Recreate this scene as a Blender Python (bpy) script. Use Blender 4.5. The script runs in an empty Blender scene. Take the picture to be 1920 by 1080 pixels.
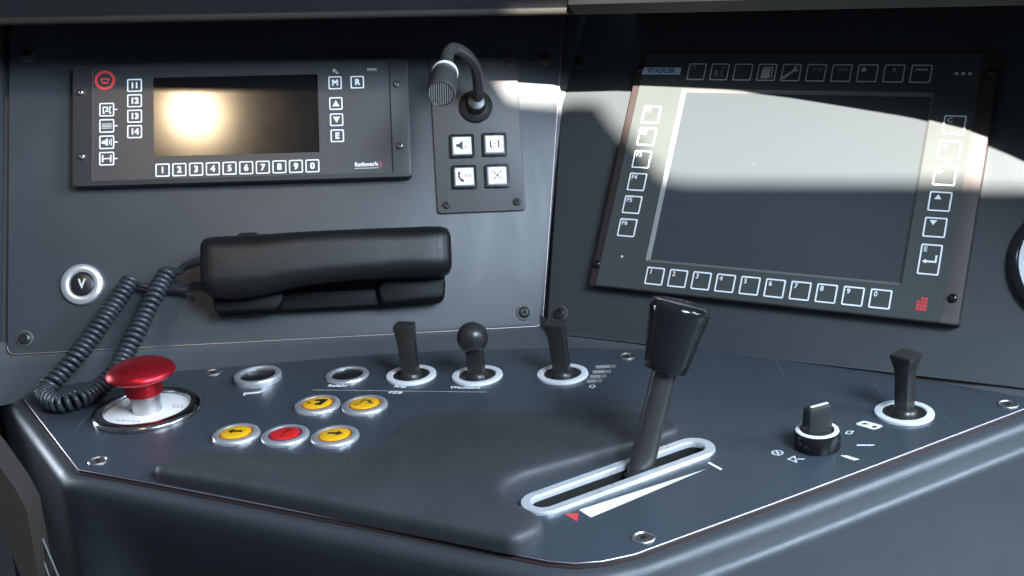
import bpy, bmesh, math, random
from mathutils import Matrix, Vector
from mathutils.geometry import tessellate_polygon
random.seed(7)
scene = bpy.context.scene
COL = scene.collection
MM = 0.001

# ------------------------------------------------------------------ camera
cam_data = bpy.data.cameras.new('camera')
cam = bpy.data.objects.new('camera', cam_data)
COL.objects.link(cam)
cam.matrix_world = Matrix(((0.9998, 0.0184, 0.0, -0.0132),
                           (-0.0040, 0.2177, -0.9760, -0.8264),
                           (-0.0179, 0.9758, 0.2177, 0.2846),
                           (0, 0, 0, 1)))
cam_data.lens = 43.37
cam_data.sensor_width = 36.0
cam_data.clip_start = 0.02
cam_data.clip_end = 50.0
scene.camera = cam

# ------------------------------------------------------------------ view
scene.view_settings.view_transform = 'Standard'
scene.view_settings.look = 'None'
scene.view_settings.gamma = 1.0
scene.view_settings.exposure = 0.10
scene.view_settings.use_curve_mapping = False
scene.render.resolution_x = 1024
scene.render.resolution_y = 576

# ------------------------------------------------------------------ world and lamps
world = bpy.data.worlds.new('World')
scene.world = world
world.use_nodes = True
bg = world.node_tree.nodes['Background']
bg.inputs['Color'].default_value = (0.62, 0.78, 1.0, 1)
bg.inputs['Strength'].default_value = 0.19


def aim(o, loc, target):
    o.location = loc
    d = Vector(target) - Vector(loc)
    o.rotation_euler = d.to_track_quat('-Z', 'Y').to_euler()


def area_lamp(name, loc, target, sx, sy, watts, color, shape='RECTANGLE', spread=None):
    l = bpy.data.lights.new(name, 'AREA')
    l.shape = shape
    l.size = sx
    l.size_y = sy
    l.energy = watts
    l.color = color
    if spread:
        l.spread = math.radians(spread)
    o = bpy.data.objects.new(name, l)
    COL.objects.link(o)
    aim(o, loc, target)
    return o


SUN_DIR = Vector((0.060, -0.855, 0.515)).normalized()
PATCH = Vector((0.17, 0.20, 0.20))
beam = bpy.data.lights.new('sunbeam', 'SPOT')
beam.energy = 37000
beam.color = (1.0, 0.95, 0.86)
beam.spot_size = math.radians(8.0)
beam.spot_blend = 0.05
beam.shadow_soft_size = 0.040
beam_o = bpy.data.objects.new('sunbeam', beam)
COL.objects.link(beam_o)
aim(beam_o, PATCH + SUN_DIR * 8.0, PATCH + Vector((0.02, 0, 0.03)))

area_lamp('window_right', (1.45, -0.25, 0.80), (0.1, 0.0, 0.05), 1.1, 0.6, 84, (0.66, 0.82, 1.0))
area_lamp('window_rear_right', (0.62, -1.05, 0.98), (0.0, 0.2, 0.12), 0.55, 0.5, 40, (0.66, 0.82, 1.0))
area_lamp('window_left', (-1.34, 0.74, 0.20), (-0.4, 0.06, 0.0), 0.5, 0.45, 18, (0.75, 0.87, 1.0))
area_lamp('cab_lamp', (-0.371, -0.44, 0.766), (-0.287, 0.258, 0.205), 0.05, 0.05, 0.16, (1.0, 0.74, 0.46), 'DISK', 54)

# ------------------------------------------------------------------ reference planes of the console
def frame(o, a, b, n):
    return Matrix(((a[0], b[0], n[0], o[0]), (a[1], b[1], n[1], o[1]), (a[2], b[2], n[2], o[2]), (0, 0, 0, 1)))


FD = frame((0, 0, 0), (0.9986, -0.0109, 0.0510), (0.0058, 0.9949, 0.1003), (-0.0519, -0.0998, 0.9937))
FL = frame((-0.2240, 0.2291, 0.1193), (0.9962, 0.0870, 0.0), (-0.0321, 0.3677, 0.9294), (0.0808, -0.9259, 0.3691))
FRR = frame((0.2099, 0.1534, 0.1492), (0.8538, -0.5207, 0.0), (0.2415, 0.3960, 0.8859), (-0.4613, -0.7563, 0.4639))
PD, PL, PR = -2.0, -12.0, -10.0      # desk plate / left panel / right panel surface heights in mm

# ------------------------------------------------------------------ materials
MATS = {}


def mat(name, color, rough=0.5, metal=0.0, bump=0.0, bscale=900.0, var=0.0, vscale=14.0, rvar=0.0,
        coat=0.0, spec=0.5, emit=0.0, dust=0.0, wear=0.0, scratch=True, stretch=None, dcol=(0.55, 0.55, 0.52, 1)):
    m = bpy.data.materials.new(name)
    m.use_nodes = True
    nt = m.node_tree
    b = nt.nodes['Principled BSDF']
    b.inputs['Base Color'].default_value = (*color, 1)
    b.inputs['Roughness'].default_value = rough
    b.inputs['Metallic'].default_value = metal
    b.inputs['Coat Weight'].default_value = coat
    b.inputs['Coat Roughness'].default_value = 0.08
    b.inputs['Specular IOR Level'].default_value = spec
    if emit:
        b.inputs['Emission Color'].default_value = (*color, 1)
        b.inputs['Emission Strength'].default_value = emit
    tc = nt.nodes.new('ShaderNodeTexCoord')
    vec = tc.outputs['Object']
    if stretch:
        mp = nt.nodes.new('ShaderNodeMapping')
        mp.inputs['Scale'].default_value = stretch
        nt.links.new(vec, mp.inputs['Vector'])
        vec = mp.outputs['Vector']
    col_out = None
    if var:
        n = nt.nodes.new('ShaderNodeTexNoise')
        n.inputs['Scale'].default_value = vscale
        n.inputs['Detail'].default_value = 6
        n.inputs['Roughness'].default_value = 0.65
        nt.links.new(tc.outputs['Object'], n.inputs['Vector'])
        r = nt.nodes.new('ShaderNodeValToRGB')
        r.color_ramp.elements[0].position = 0.3
        r.color_ramp.elements[1].position = 0.7
        r.color_ramp.elements[0].color = (*[c * (1 - var) for c in color], 1)
        r.color_ramp.elements[1].color = (*[min(1, c * (1 + var)) for c in color], 1)
        nt.links.new(n.outputs['Fac'], r.inputs['Fac'])
        col_out = r.outputs['Color']
        if rvar:
            mr = nt.nodes.new('ShaderNodeMapRange')
            mr.inputs['From Min'].default_value = 0.3
            mr.inputs['From Max'].default_value = 0.7
            mr.inputs['To Min'].default_value = max(0.02, rough - rvar)
            mr.inputs['To Max'].default_value = rough + rvar
            nt.links.new(n.outputs['Fac'], mr.inputs['Value'])
            nt.links.new(mr.outputs['Result'], b.inputs['Roughness'])
    if wear:
        # wiped smears in the gloss and hairline scratches in the paint
        n3 = nt.nodes.new('ShaderNodeTexNoise')
        n3.inputs['Scale'].default_value = 26.0
        n3.inputs['Detail'].default_value = 8
        n3.inputs['Roughness'].default_value = 0.7
        n3.inputs['Distortion'].default_value = 1.2
        mp3 = nt.nodes.new('ShaderNodeMapping')
        mp3.inputs['Scale'].default_value = (1.0, 0.45, 1.0)
        mp3.inputs['Rotation'].default_value = (0, 0, 0.6)
        nt.links.new(tc.outputs['Object'], mp3.inputs['Vector'])
        nt.links.new(mp3.outputs['Vector'], n3.inputs['Vector'])
        m3 = nt.nodes.new('ShaderNodeMapRange')
        m3.inputs['From Min'].default_value = 0.32
        m3.inputs['From Max'].default_value = 0.68
        m3.inputs['To Min'].default_value = max(0.05, rough - wear)
        m3.inputs['To Max'].default_value = rough + wear
        nt.links.new(n3.outputs['Fac'], m3.inputs['Value'])
        nt.links.new(m3.outputs['Result'], b.inputs['Roughness'])
        acc = None
        for sc, rot in () if not scratch else (((420, 5, 5), 0.5), ((380, 6, 6), -0.9), ((460, 4, 4), 1.9)):
            mp4 = nt.nodes.new('ShaderNodeMapping')
            mp4.inputs['Scale'].default_value = sc
            mp4.inputs['Rotation'].default_value = (0, 0, rot)
            nt.links.new(tc.outputs['Object'], mp4.inputs['Vector'])
            n4 = nt.nodes.new('ShaderNodeTexNoise')
            n4.inputs['Scale'].default_value = 1.0
            n4.inputs['Detail'].default_value = 2
            nt.links.new(mp4.outputs['Vector'], n4.inputs['Vector'])
            g4 = nt.nodes.new('ShaderNodeMapRange')
            g4.inputs['From Min'].default_value = 0.735
            g4.inputs['From Max'].default_value = 0.78
            nt.links.new(n4.outputs['Fac'], g4.inputs['Value'])
            if acc is None:
                acc = g4.outputs['Result']
            else:
                mx4 = nt.nodes.new('ShaderNodeMath')
                mx4.operation = 'MAXIMUM'
                nt.links.new(acc, mx4.inputs[0])
                nt.links.new(g4.outputs['Result'], mx4.inputs[1])
                acc = mx4.outputs[0]
        mx5 = nt.nodes.new('ShaderNodeMix')
        mx5.data_type = 'RGBA'
        mx5.inputs['A'].default_value = (*color, 1)
        mx5.inputs['B'].default_value = (*[min(1, c * 1.9 + 0.012) for c in color], 1)
        mx5.inputs['Factor'].default_value = 0.0
        if acc:
            nt.links.new(acc, mx5.inputs['Factor'])
        if col_out:
            nt.links.new(col_out, mx5.inputs['A'])
        col_out = mx5.outputs['Result']
    if dust:
        v = nt.nodes.new('ShaderNodeTexVoronoi')
        v.inputs['Scale'].default_value = 95.0
        nt.links.new(tc.outputs['Object'], v.inputs['Vector'])
        sep = nt.nodes.new('ShaderNodeSeparateColor')
        nt.links.new(v.outputs['Color'], sep.inputs['Color'])
        pick = nt.nodes.new('ShaderNodeMath')
        pick.operation = 'GREATER_THAN'
        pick.inputs[1].default_value = 1.0 - dust
        nt.links.new(sep.outputs['Red'], pick.inputs[0])
        near = nt.nodes.new('ShaderNodeMath')
        near.operation = 'LESS_THAN'
        near.inputs[1].default_value = 0.032
        nt.links.new(v.outputs['Distance'], near.inputs[0])
        mul = nt.nodes.new('ShaderNodeMath')
        mul.operation = 'MULTIPLY'
        nt.links.new(pick.outputs[0], mul.inputs[0])
        nt.links.new(near.outputs[0], mul.inputs[1])
        mx = nt.nodes.new('ShaderNodeMix')
        mx.data_type = 'RGBA'
        mx.inputs['A'].default_value = (*color, 1)
        mx.inputs['B'].default_value = dcol
        nt.links.new(mul.outputs[0], mx.inputs['Factor'])
        if col_out:
            nt.links.new(col_out, mx.inputs['A'])
        col_out = mx.outputs['Result']
    if col_out:
        nt.links.new(col_out, b.inputs['Base Color'])
    if bump:
        n2 = nt.nodes.new('ShaderNodeTexNoise')
        n2.inputs['Scale'].default_value = bscale
        n2.inputs['Detail'].default_value = 3
        nt.links.new(vec, n2.inputs['Vector'])
        bp = nt.nodes.new('ShaderNodeBump')
        bp.inputs['Strength'].default_value = bump
        bp.inputs['Distance'].default_value = 0.0006
        nt.links.new(n2.outputs['Fac'], bp.inputs['Height'])
        nt.links.new(bp.outputs['Normal'], b.inputs['Normal'])
    MATS[name] = m
    return m


mat('panel_paint', (0.050, 0.055, 0.062), 0.43, bump=0.22, bscale=1400, var=0.07, vscale=9, dust=0.03, wear=0.03, scratch=False)
mat('panel_paint_right', (0.049, 0.055, 0.059), 0.48, bump=0.22, bscale=1400, var=0.07, vscale=9, dust=0.03, wear=0.03, scratch=False)
mat('desk_paint', (0.040, 0.049, 0.061), 0.33, bump=0.10, bscale=1800, var=0.10, vscale=8, dust=0.12, wear=0.07)
mat('cove_paint', (0.070, 0.078, 0.086), 0.45, bump=0.25, bscale=1300, var=0.08)
mat('body_paint', (0.039, 0.043, 0.049), 0.44, bump=0.30, bscale=1300, var=0.10, vscale=10, dust=0.06, wear=0.06, scratch=False)
mat('lip_vinyl', (0.018, 0.0155, 0.013), 0.6, spec=0.2, bump=0.3)
mat('wing_vinyl_brightened', (0.075, 0.072, 0.066), 0.6, spec=0.2, bump=0.3)  # hood vinyl brightened to offset the shade under the wing
mat('stem_steel', (0.62, 0.60, 0.60), 0.34, metal=1.0, var=0.06, vscale=60, rvar=0.05)
mat('hood_vinyl', (0.009, 0.009, 0.010), 0.85, spec=0.05, bump=0.4, bscale=900, var=0.12)
mat('edge_brown', (0.060, 0.034, 0.030), 0.45, metal=0.3)
mat('plate_edge', (0.40, 0.35, 0.36), 0.38, metal=0.7)
mat('grille_bar', (0.34, 0.33, 0.32), 0.4, metal=0.3)
mat('radio_black', (0.030, 0.029, 0.030), 0.48, bump=0.15, bscale=1700, var=0.08, rvar=0.03)
mat('radio_foil', (0.033, 0.033, 0.037), 0.42, bump=0.08, bscale=2000, var=0.05)
mat('radio_glass', (0.006, 0.006, 0.006), 0.15, spec=0.55, rvar=0.02, var=0.02)
mat('monitor_rail', (0.046, 0.034, 0.032), 0.45, metal=0.25, bump=0.1, bscale=1500, var=0.08)
mat('monitor_foil', (0.049, 0.055, 0.053), 0.44, bump=0.08, bscale=2000, var=0.06, rvar=0.03)
mat('monitor_glass', (0.037, 0.043, 0.048), 0.40, spec=0.55, var=0.015, vscale=5, dust=0.28)
mat('monitor_bevel', (0.12, 0.12, 0.12), 0.5, metal=0.0, spec=0.3)
mat('key_foil', (0.030, 0.032, 0.035), 0.40)
mat('print_white', (0.78, 0.79, 0.80), 0.55)
mat('print_grey', (0.58, 0.57, 0.53), 0.55)
mat('print_shaded', (0.26, 0.26, 0.27), 0.55)  # white ink darkened to paint in hood shade on the top keys
mat('print_red', (0.60, 0.05, 0.05), 0.5)
mat('print_pink', (0.42, 0.06, 0.10), 0.5)
mat('print_blue', (0.06, 0.14, 0.36), 0.5)
mat('print_black', (0.012, 0.010, 0.009), 0.5)
mat('badge_silver', (0.62, 0.70, 0.82), 0.45)
mat('intercom_plate', (0.062, 0.060, 0.060), 0.45, bump=0.18, bscale=1500, var=0.06, stretch=(1, 6, 1))
mat('cradle_plastic', (0.006, 0.006, 0.0065), 0.50, spec=0.14, bump=0.2, bscale=1300)
mat('black_plastic', (0.017, 0.017, 0.018), 0.42, bump=0.2, bscale=1300, var=0.10)
mat('handset_plastic', (0.0075, 0.0075, 0.0078), 0.38, spec=0.4, bump=0.4, bscale=1500, var=0.10, rvar=0.05)
mat('gloss_black', (0.010, 0.010, 0.011), 0.14, var=0.05, rvar=0.04)
mat('satin_black', (0.021, 0.020, 0.019), 0.32, bump=0.12, bscale=900, var=0.08, wear=0.07, scratch=False)
mat('lever_grey', (0.040, 0.037, 0.036), 0.36, metal=0.2, bump=0.1, bscale=900, var=0.08, wear=0.08, scratch=False)
mat('dark_cap', (0.010, 0.010, 0.012), 0.35)
mat('mic_metal', (0.055, 0.053, 0.053), 0.36, metal=0.35, bump=0.12, bscale=1200)
mat('cord_rubber', (0.030, 0.034, 0.042), 0.34, bump=0.1, bscale=1500, var=0.1)
mat('pad_rubber', (0.035, 0.036, 0.040), 0.56, bump=0.35, bscale=1200, var=0.10, vscale=12, dust=0.10, wear=0.10)
mat('aluminium', (0.78, 0.79, 0.82), 0.30, metal=0.78, bump=0.05, bscale=2500, var=0.05, vscale=40, rvar=0.04)
mat('matt_aluminium', (0.80, 0.81, 0.84), 0.45, metal=0.3, var=0.04, vscale=60)
mat('bright_aluminium', (0.88, 0.89, 0.92), 0.30, metal=0.62, bump=0.04, bscale=2500, var=0.05, vscale=50, rvar=0.05)
mat('chrome', (0.72, 0.72, 0.74), 0.13, metal=1.0, var=0.05, rvar=0.04)
mat('dark_chrome', (0.36, 0.35, 0.35), 0.18, metal=1.0, var=0.08, rvar=0.04)
mat('steel_screw', (0.55, 0.53, 0.52), 0.30, metal=1.0, var=0.1, vscale=120)
mat('red_anodised', (0.50, 0.016, 0.028), 0.34, metal=0.8, bump=0.05, bscale=2500, var=0.05, rvar=0.04)
mat('white_disc', (0.80, 0.79, 0.77), 0.40, var=0.03)
mat('lens_yellow', (0.83, 0.44, 0.010), 0.30, coat=0.5, var=0.04)
mat('lens_edge', (0.45, 0.10, 0.01), 0.4)
mat('lens_red', (0.60, 0.016, 0.014), 0.30, coat=0.5, var=0.05)
mat('lens_red_edge', (0.10, 0.01, 0.06), 0.4)
mat('lit_white', (0.86, 0.90, 0.97), 0.40, emit=0.40)
mat('cabinet_brown', (0.024, 0.019, 0.015), 0.6, bump=0.2, bscale=700, var=0.15)
mat('void_black', (0.004, 0.004, 0.004), 0.8)
mat('frame_dark', (0.05, 0.05, 0.05), 0.7, var=0.1)

# ------------------------------------------------------------------ mesh builder (millimetres)
def rrect(w, h, r, n=4, cx=0.0, cy=0.0):
    pts = []
    for sx, sy, a0 in ((1, 1, 0), (-1, 1, 90), (-1, -1, 180), (1, -1, 270)):
        for i in range(n + 1):
            a = math.radians(a0 + 90.0 * i / n)
            pts.append((cx + sx * (w / 2 - r) + r * math.cos(a), cy + sy * (h / 2 - r) + r * math.sin(a)))
    return pts


def circle(r, n=40, cx=0.0, cy=0.0):
    return [(cx + r * math.cos(2 * math.pi * i / n), cy + r * math.sin(2 * math.pi * i / n)) for i in range(n)]


def stadium(length, w, n=14):
    r = w / 2
    k = length / 2 - r
    return [(k + r * math.cos(math.radians(-90 + 180 * i / n)), r * math.sin(math.radians(-90 + 180 * i / n))) for i in range(n + 1)] + \
           [(-k + r * math.cos(math.radians(90 + 180 * i / n)), r * math.sin(math.radians(90 + 180 * i / n))) for i in range(n + 1)]


def round_poly(pts, radii, n=5):
    """round the corners of a polygon"""
    out = []
    k = len(pts)
    for i in range(k):
        p, a, b = Vector(pts[i]), Vector(pts[i - 1]), Vector(pts[(i + 1) % k])
        r = radii[i] if isinstance(radii, (list, tuple)) else radii
        da, db = (a - p), (b - p)
        d = min(r, da.length * 0.49, db.length * 0.49)
        s, e = p + da.normalized() * d, p + db.normalized() * d
        for j in range(n + 1):
            t = j / n
            q = s * (1 - t) ** 2 + p * 2 * t * (1 - t) + e * t ** 2
            out.append((q.x, q.y))
    return out


def area2(p):
    return sum(p[i - 1][0] * p[i][1] - p[i][0] * p[i - 1][1] for i in range(len(p)))


def ccw(p):
    return list(p) if area2(p) > 0 else list(reversed(p))


def offset(poly, d):
    """move each vertex of a ccw polygon inward by d"""
    k = len(poly)
    out = []
    for i in range(k):
        p, a, b = Vector(poly[i]), Vector(poly[i - 1]), Vector(poly[(i + 1) % k])
        e1, e2 = (p - a), (b - p)
        if e1.length < 1e-9 or e2.length < 1e-9:
            e1 = e2 = (b - a)
        e1, e2 = e1.normalized(), e2.normalized()
        n1, n2 = Vector((-e1.y, e1.x)), Vector((-e2.y, e2.x))
        m = n1 + n2
        m = m.normalized() if m.length > 1e-6 else n1
        c = max(0.4, m.dot(n1))
        out.append((p.x + m.x * d / c, p.y + m.y * d / c))
    return out


def smooth_loop(pts, n):
    """resample a closed polygon evenly along a spline through its points"""
    P = [Vector(p) for p in pts]
    k = len(P)
    fine = []
    for i in range(k):
        a, b, c, d = P[i - 1], P[i], P[(i + 1) % k], P[(i + 2) % k]
        for j in range(12):
            t = j / 12
            q = 0.5 * ((2 * b) + (c - a) * t + (2 * a - 5 * b + 4 * c - d) * t * t + (3 * b - a - 3 * c + d) * t ** 3)
            fine.append(b.lerp(c, t) * 0.5 + q * 0.5)
    L = [0.0]
    for i in range(len(fine)):
        L.append(L[-1] + (fine[(i + 1) % len(fine)] - fine[i]).length)
    out, m = [], 0
    for i in range(n):
        s = L[-1] * i / n
        while L[m + 1] < s:
            m += 1
        t = (s - L[m]) / max(1e-9, L[m + 1] - L[m])
        q = fine[m].lerp(fine[(m + 1) % len(fine)], t)
        out.append((q.x, q.y))
    return out


class MB:
    def __init__(self):
        self.v, self.f = [], []

    def add(self, vs, fs, M=None):
        k = len(self.v)
        for p in vs:
            p = Vector(p)
            self.v.append(tuple(M @ p if M else p))
        self.f += [tuple(i + k for i in f) for f in fs]
        return self

    def box(self, x0, x1, y0, y1, z0, z1, M=None):
        return self.prism([(x0, y0), (x1, y0), (x1, y1), (x0, y1)], z0, z1, M)

    def prism(self, poly, z0, z1, M=None):
        p = ccw(poly)
        k = len(p)
        vs = [(x, y, z0) for x, y in p] + [(x, y, z1) for x, y in p]
        fs = [tuple(reversed(range(k))), tuple(range(k, 2 * k))]
        fs += [(i, (i + 1) % k, k + (i + 1) % k, k + i) for i in range(k)]
        return self.add(vs, fs, M)

    def ring(self, outer, inner, z0, z1, M=None):
        """band between two polygons with the same number of points"""
        k = len(outer)
        vs = [(x, y, z) for pl, z in ((outer, z0), (outer, z1), (inner, z1), (inner, z0)) for x, y in pl]
        fs = []
        for i in range(k):
            j = (i + 1) % k
            for a in range(4):
                b = (a + 1) % 4
                fs.append((a * k + i, a * k + j, b * k + j, b * k + i))
        return self.add(vs, fs, M)

    def holed(self, outer, holes, z0, z1, M=None):
        loops = [ccw(outer)] + [ccw(h) for h in holes]
        tri = tessellate_polygon([[Vector((x, y, 0)) for x, y in l] for l in loops])
        flat = [p for l in loops for p in l]
        k = len(flat)
        vs = [(x, y, z1) for x, y in flat] + [(x, y, z0) for x, y in flat]
        fs = []
        for t in tri:
            a, b, c = [Vector(flat[i]) for i in t]
            if (b - a).cross(c - a) < 0:
                t = (t[0], t[2], t[1])
            fs.append(tuple(t))
            fs.append(tuple(i + k for i in reversed(t)))
        s = 0
        for li, l in enumerate(loops):
            n = len(l)
            for i in range(n):
                a, b = s + i, s + (i + 1) % n
                fs.append((b, a, a + k, b + k) if li == 0 else (a, b, b + k, a + k))
            s += n
        return self.add(vs, fs, M)

    def loft(self, rings, M=None, cap0=True, cap1=True, closed=True):
        k = len(rings[0])
        vs = [p for r in rings for p in r]
        fs = []
        for a in range(len(rings) - 1):
            for i in range(k if closed else k - 1):
                j = (i + 1) % k
                fs.append((a * k + i, a * k + j, (a + 1) * k + j, (a + 1) * k + i))
        if cap0:
            fs.append(tuple(reversed(range(k))))
        if cap1:
            o = (len(rings) - 1) * k
            if k > 60:
                for t in tessellate_polygon([[Vector((p[0], p[1], 0)) for p in rings[-1]]]):
                    fs.append(tuple(o + i for i in t))
            else:
                fs.append(tuple(range(o, o + k)))
        return self.add(vs, fs, M)

    def lathe(self, prof, n=48, M=None):
        """profile of (r, z), from the outside bottom to the axis"""
        rings = []
        tip = None
        for r, z in prof:
            if r < 1e-6:
                tip = z
                continue
            rings.append([(r * math.cos(2 * math.pi * i / n), r * math.sin(2 * math.pi * i / n), z) for i in range(n)])
        self.loft(rings, M, cap0=False, cap1=(tip is None))
        if tip is not None:
            base = len(self.v) - n
            self.v.append(tuple(M @ Vector((0, 0, tip)) if M else (0, 0, tip)))
            t = len(self.v) - 1
            self.f += [(base + i, base + (i + 1) % n, t) for i in range(n)]
        return self

    def tube(self, path, rad, n=12, M=None, caps=True):
        path = [Vector(p) for p in path]
        rings = []
        up = Vector((0, 0, 1))
        t0 = (path[1] - path[0]).normalized()
        nrm = t0.orthogonal().normalized()
        for i, p in enumerate(path):
            t = (path[min(i + 1, len(path) - 1)] - path[max(i - 1, 0)]).normalized()
            nrm = (nrm - t * nrm.dot(t)).normalized()
            bi = t.cross(nrm)
            r = rad[i] if isinstance(rad, (list, tuple)) else rad
            rings.append([tuple(p + (nrm * math.cos(2 * math.pi * j / n) + bi * math.sin(2 * math.pi * j / n)) * r) for j in range(n)])
        return self.loft(rings, M, caps, caps)

    def mesh(self, name, bevel=0.0, seg=2, smooth=35, scale=MM, bang=25):
        me = bpy.data.meshes.new(name)
        me.from_pydata([(x * scale, y * scale, z * scale) for x, y, z in self.v], [], self.f)
        bm = bmesh.new()
        bm.from_mesh(me)
        bmesh.ops.remove_doubles(bm, verts=bm.verts, dist=1e-7)
        bmesh.ops.recalc_face_normals(bm, faces=bm.faces)
        if bevel:
            ed = [e for e in bm.edges if len(e.link_faces) == 2 and e.calc_face_angle(0) > math.radians(bang)]
            bmesh.ops.bevel(bm, geom=ed, offset=bevel * scale, segments=seg, profile=0.5, affect='EDGES', clamp_overlap=True)
        bm.to_mesh(me)
        bm.free()
        if smooth:
            me.shade_smooth()
            me.set_sharp_from_angle(angle=math.radians(smooth))
        return me


def link_obj(name, data, parent=None, M=None):
    o = bpy.data.objects.new(name, data)
    COL.objects.link(o)
    if parent:
        o.parent = parent
    if M is not None:
        if parent:
            o.matrix_local = M
        else:
            o.matrix_world = M
    return o


def T(x, y, z=0.0, rot=0.0):
    return Matrix.Translation((x * MM, y * MM, z * MM)) @ Matrix.Rotation(math.radians(rot), 4, 'Z')


def part(name, mb, material, parent, M=None, label=None, **kw):
    me = mb if isinstance(mb, bpy.types.Mesh) else mb.mesh(name, **kw)
    if not me.materials:
        me.materials.append(MATS[material])
    o = link_obj(name, me, parent, M)
    if label:
        o['label'] = label
    return o


def thing(name, F, x, y, z, label, cat, group=None, rot=0.0):
    o = link_obj(name, None, None, F @ T(x, y, z, rot))
    o.empty_display_size = 0.01
    o['label'] = label
    o['category'] = cat
    if group:
        o['group'] = group
    return o


def struct(name, mb, material, F, **kw):
    o = part(name, mb, material, None, F, **kw)
    o['kind'] = 'structure'
    return o


def text_mb(s, size, cx=0.0, cy=0.0, bold=0.0, sx=1.0, z=0.0, thick=0.10, rot=0.0, align='CENTER', shear=0.0):
    cu = bpy.data.curves.new('text', 'FONT')
    cu.body = s
    cu.size = 1.0
    cu.align_x = align
    cu.align_y = 'CENTER'
    cu.resolution_u = 3
    cu.shear = shear
    o = bpy.data.objects.new('text', cu)
    COL.objects.link(o)
    dg = bpy.context.evaluated_depsgraph_get()
    me = bpy.data.meshes.new_from_object(o.evaluated_get(dg))
    mb = MB()
    R = Matrix.Rotation(math.radians(rot), 4, 'Z')
    reps = [(0, 0)] if not bold else [(dx * bold, dy * bold) for dx in (-1, 0, 1) for dy in (-1, 1)]
    for q, (dx, dy) in enumerate(reps):
        zz = z + thick + q * 0.012
        vs = []
        for v in me.vertices:
            p = R @ Vector((v.co.x * size * sx + dx, v.co.y * size + dy, 0))
            vs.append((p.x + cx, p.y + cy, zz))
        mb.add(vs, [tuple(p.vertices) for p in me.polygons])
    bpy.data.objects.remove(o)
    bpy.data.curves.remove(cu)
    bpy.data.meshes.remove(me)
    return mb


# ------------------------------------------------------------------ console: the setting
PLATE_FRONT = [(-411.5, 124.4), (-365.4, 54.5), (-318.0, -17.6), (-286.0, -32.4), (-256.3, -46.6), (-99.8, -123.5),
               (-9.0, -168.9), (6.1, -176.5), (21.1, -180.6), (36.2, -180.1), (54.8, -174.7), (74.3, -163.9),
               (143.3, -126.0), (215.7, -85.2), (337.0, -15.9)]
PLATE_REAR = [(-406.6, 132.4), (-372.0, 146.8), (-299.6, 157.7), (-220.0, 161.8), (-161.2, 166.0), (-64.3, 165.1),
              (24.4, 154.9), (67.6, 144.8), (130.6, 129.9), (190.2, 107.8), (243.1, 71.0), (268.9, 55.1),
              (308.5, 28.2), (343.8, 1.4)]
SLOT_C, SLOT_A = (55.2, -79.6), 31.4


def slot_poly(length, w):
    a = math.radians(SLOT_A)
    return [(SLOT_C[0] + x * math.cos(a) - y * math.sin(a), SLOT_C[1] + x * math.sin(a) + y * math.cos(a)) for x, y in stadium(length, w)]


plate_poly = PLATE_FRONT + [(349.0, -8.0)] + list(reversed(PLATE_REAR))
desk_plate = struct('desk_plate', MB().holed(plate_poly, [slot_poly(138, 16)], PD - 2.6, PD), 'desk_paint', FD, smooth=25)
trim_path = [(x, y, PD - 1.0) for x, y in PLATE_FRONT]
part('edge_trim', MB().tube([(x * 1.0, y, PD - 0.9) for x, y in PLATE_FRONT], 0.5, 6), 'plate_edge', desk_plate)
edge = offset(ccw(plate_poly), -2.2)
part('rear_trim', MB().tube([(x, y, PD - 0.7) for x, y in PLATE_REAR[6:]], 0.5, 6), 'plate_edge', desk_plate)
part('edge_seal', MB().holed(edge, [slot_poly(140, 18)], PD - 4.4, PD - 2.7), 'edge_brown', desk_plate)

# console body: one sweep along the front edge of the desk plate
prof_f = [(-2, -5.4), (4.5, -5.4), (7.5, -6.0), (10.0, -7.8), (11.8, -10.6), (12.3, -14), (10.5, -26), (0, -60), (-25, -120), (-110, -320)]
prof_s = [(-2, -5.4), (4.5, -5.4), (7.5, -6.0), (10.0, -7.8), (11.8, -10.6), (12.5, -13), (14.0, -20.5), (15.8, -23.8), (19.5, -25.2), (260, -34)]
path = [(-505.0, 265.6)] + PLATE_FRONT + [(440.0, 43.0)]
dense = []
for i in range(len(path) - 1):
    a, b = Vector(path[i]), Vector(path[i + 1])
    n = max(1, int((b - a).length / 14))
    for j in range(n):
        dense.append(a.lerp(b, j / n))
dense.append(Vector(path[-1]))
rings = []
for i, p in enumerate(dense):
    a, b = dense[max(0, i - 1)], dense[min(len(dense) - 1, i + 1)]
    e1 = (p - a).normalized() if (p - a).length > 1e-6 else (b - p).normalized()
    e2 = (b - p).normalized() if (b - p).length > 1e-6 else e1
    n1, n2 = Vector((e1.y, -e1.x)), Vector((e2.y, -e2.x))
    m = (n1 + n2).normalized()
    c = max(0.5, m.dot(n1))
    w = min(1.0, max(0.0, (p.x - 12.0) / 45.0)) if p.y < 60 else 0.0
    w = w * w * (3 - 2 * w)
    side = min(1.0, max(0.0, (-285.0 - p.x) / 40.0))
    ring = []
    for k, ((oa, za), (ob, zb)) in enumerate(zip(prof_f, prof_s)):
        if k > 5:
            oa = oa + (max(12.0, 12.0 + 0.25 * (k - 5)) - oa) * side
        o = oa + (ob - oa) * w
        ring.append((p.x + m.x * o / c, p.y + m.y * o / c, za + (zb - za) * w))
    rings.append(ring)
body = struct('console_body', MB().loft(rings, None, False, False, closed=False), 'body_paint', FD, smooth=60)

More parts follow.
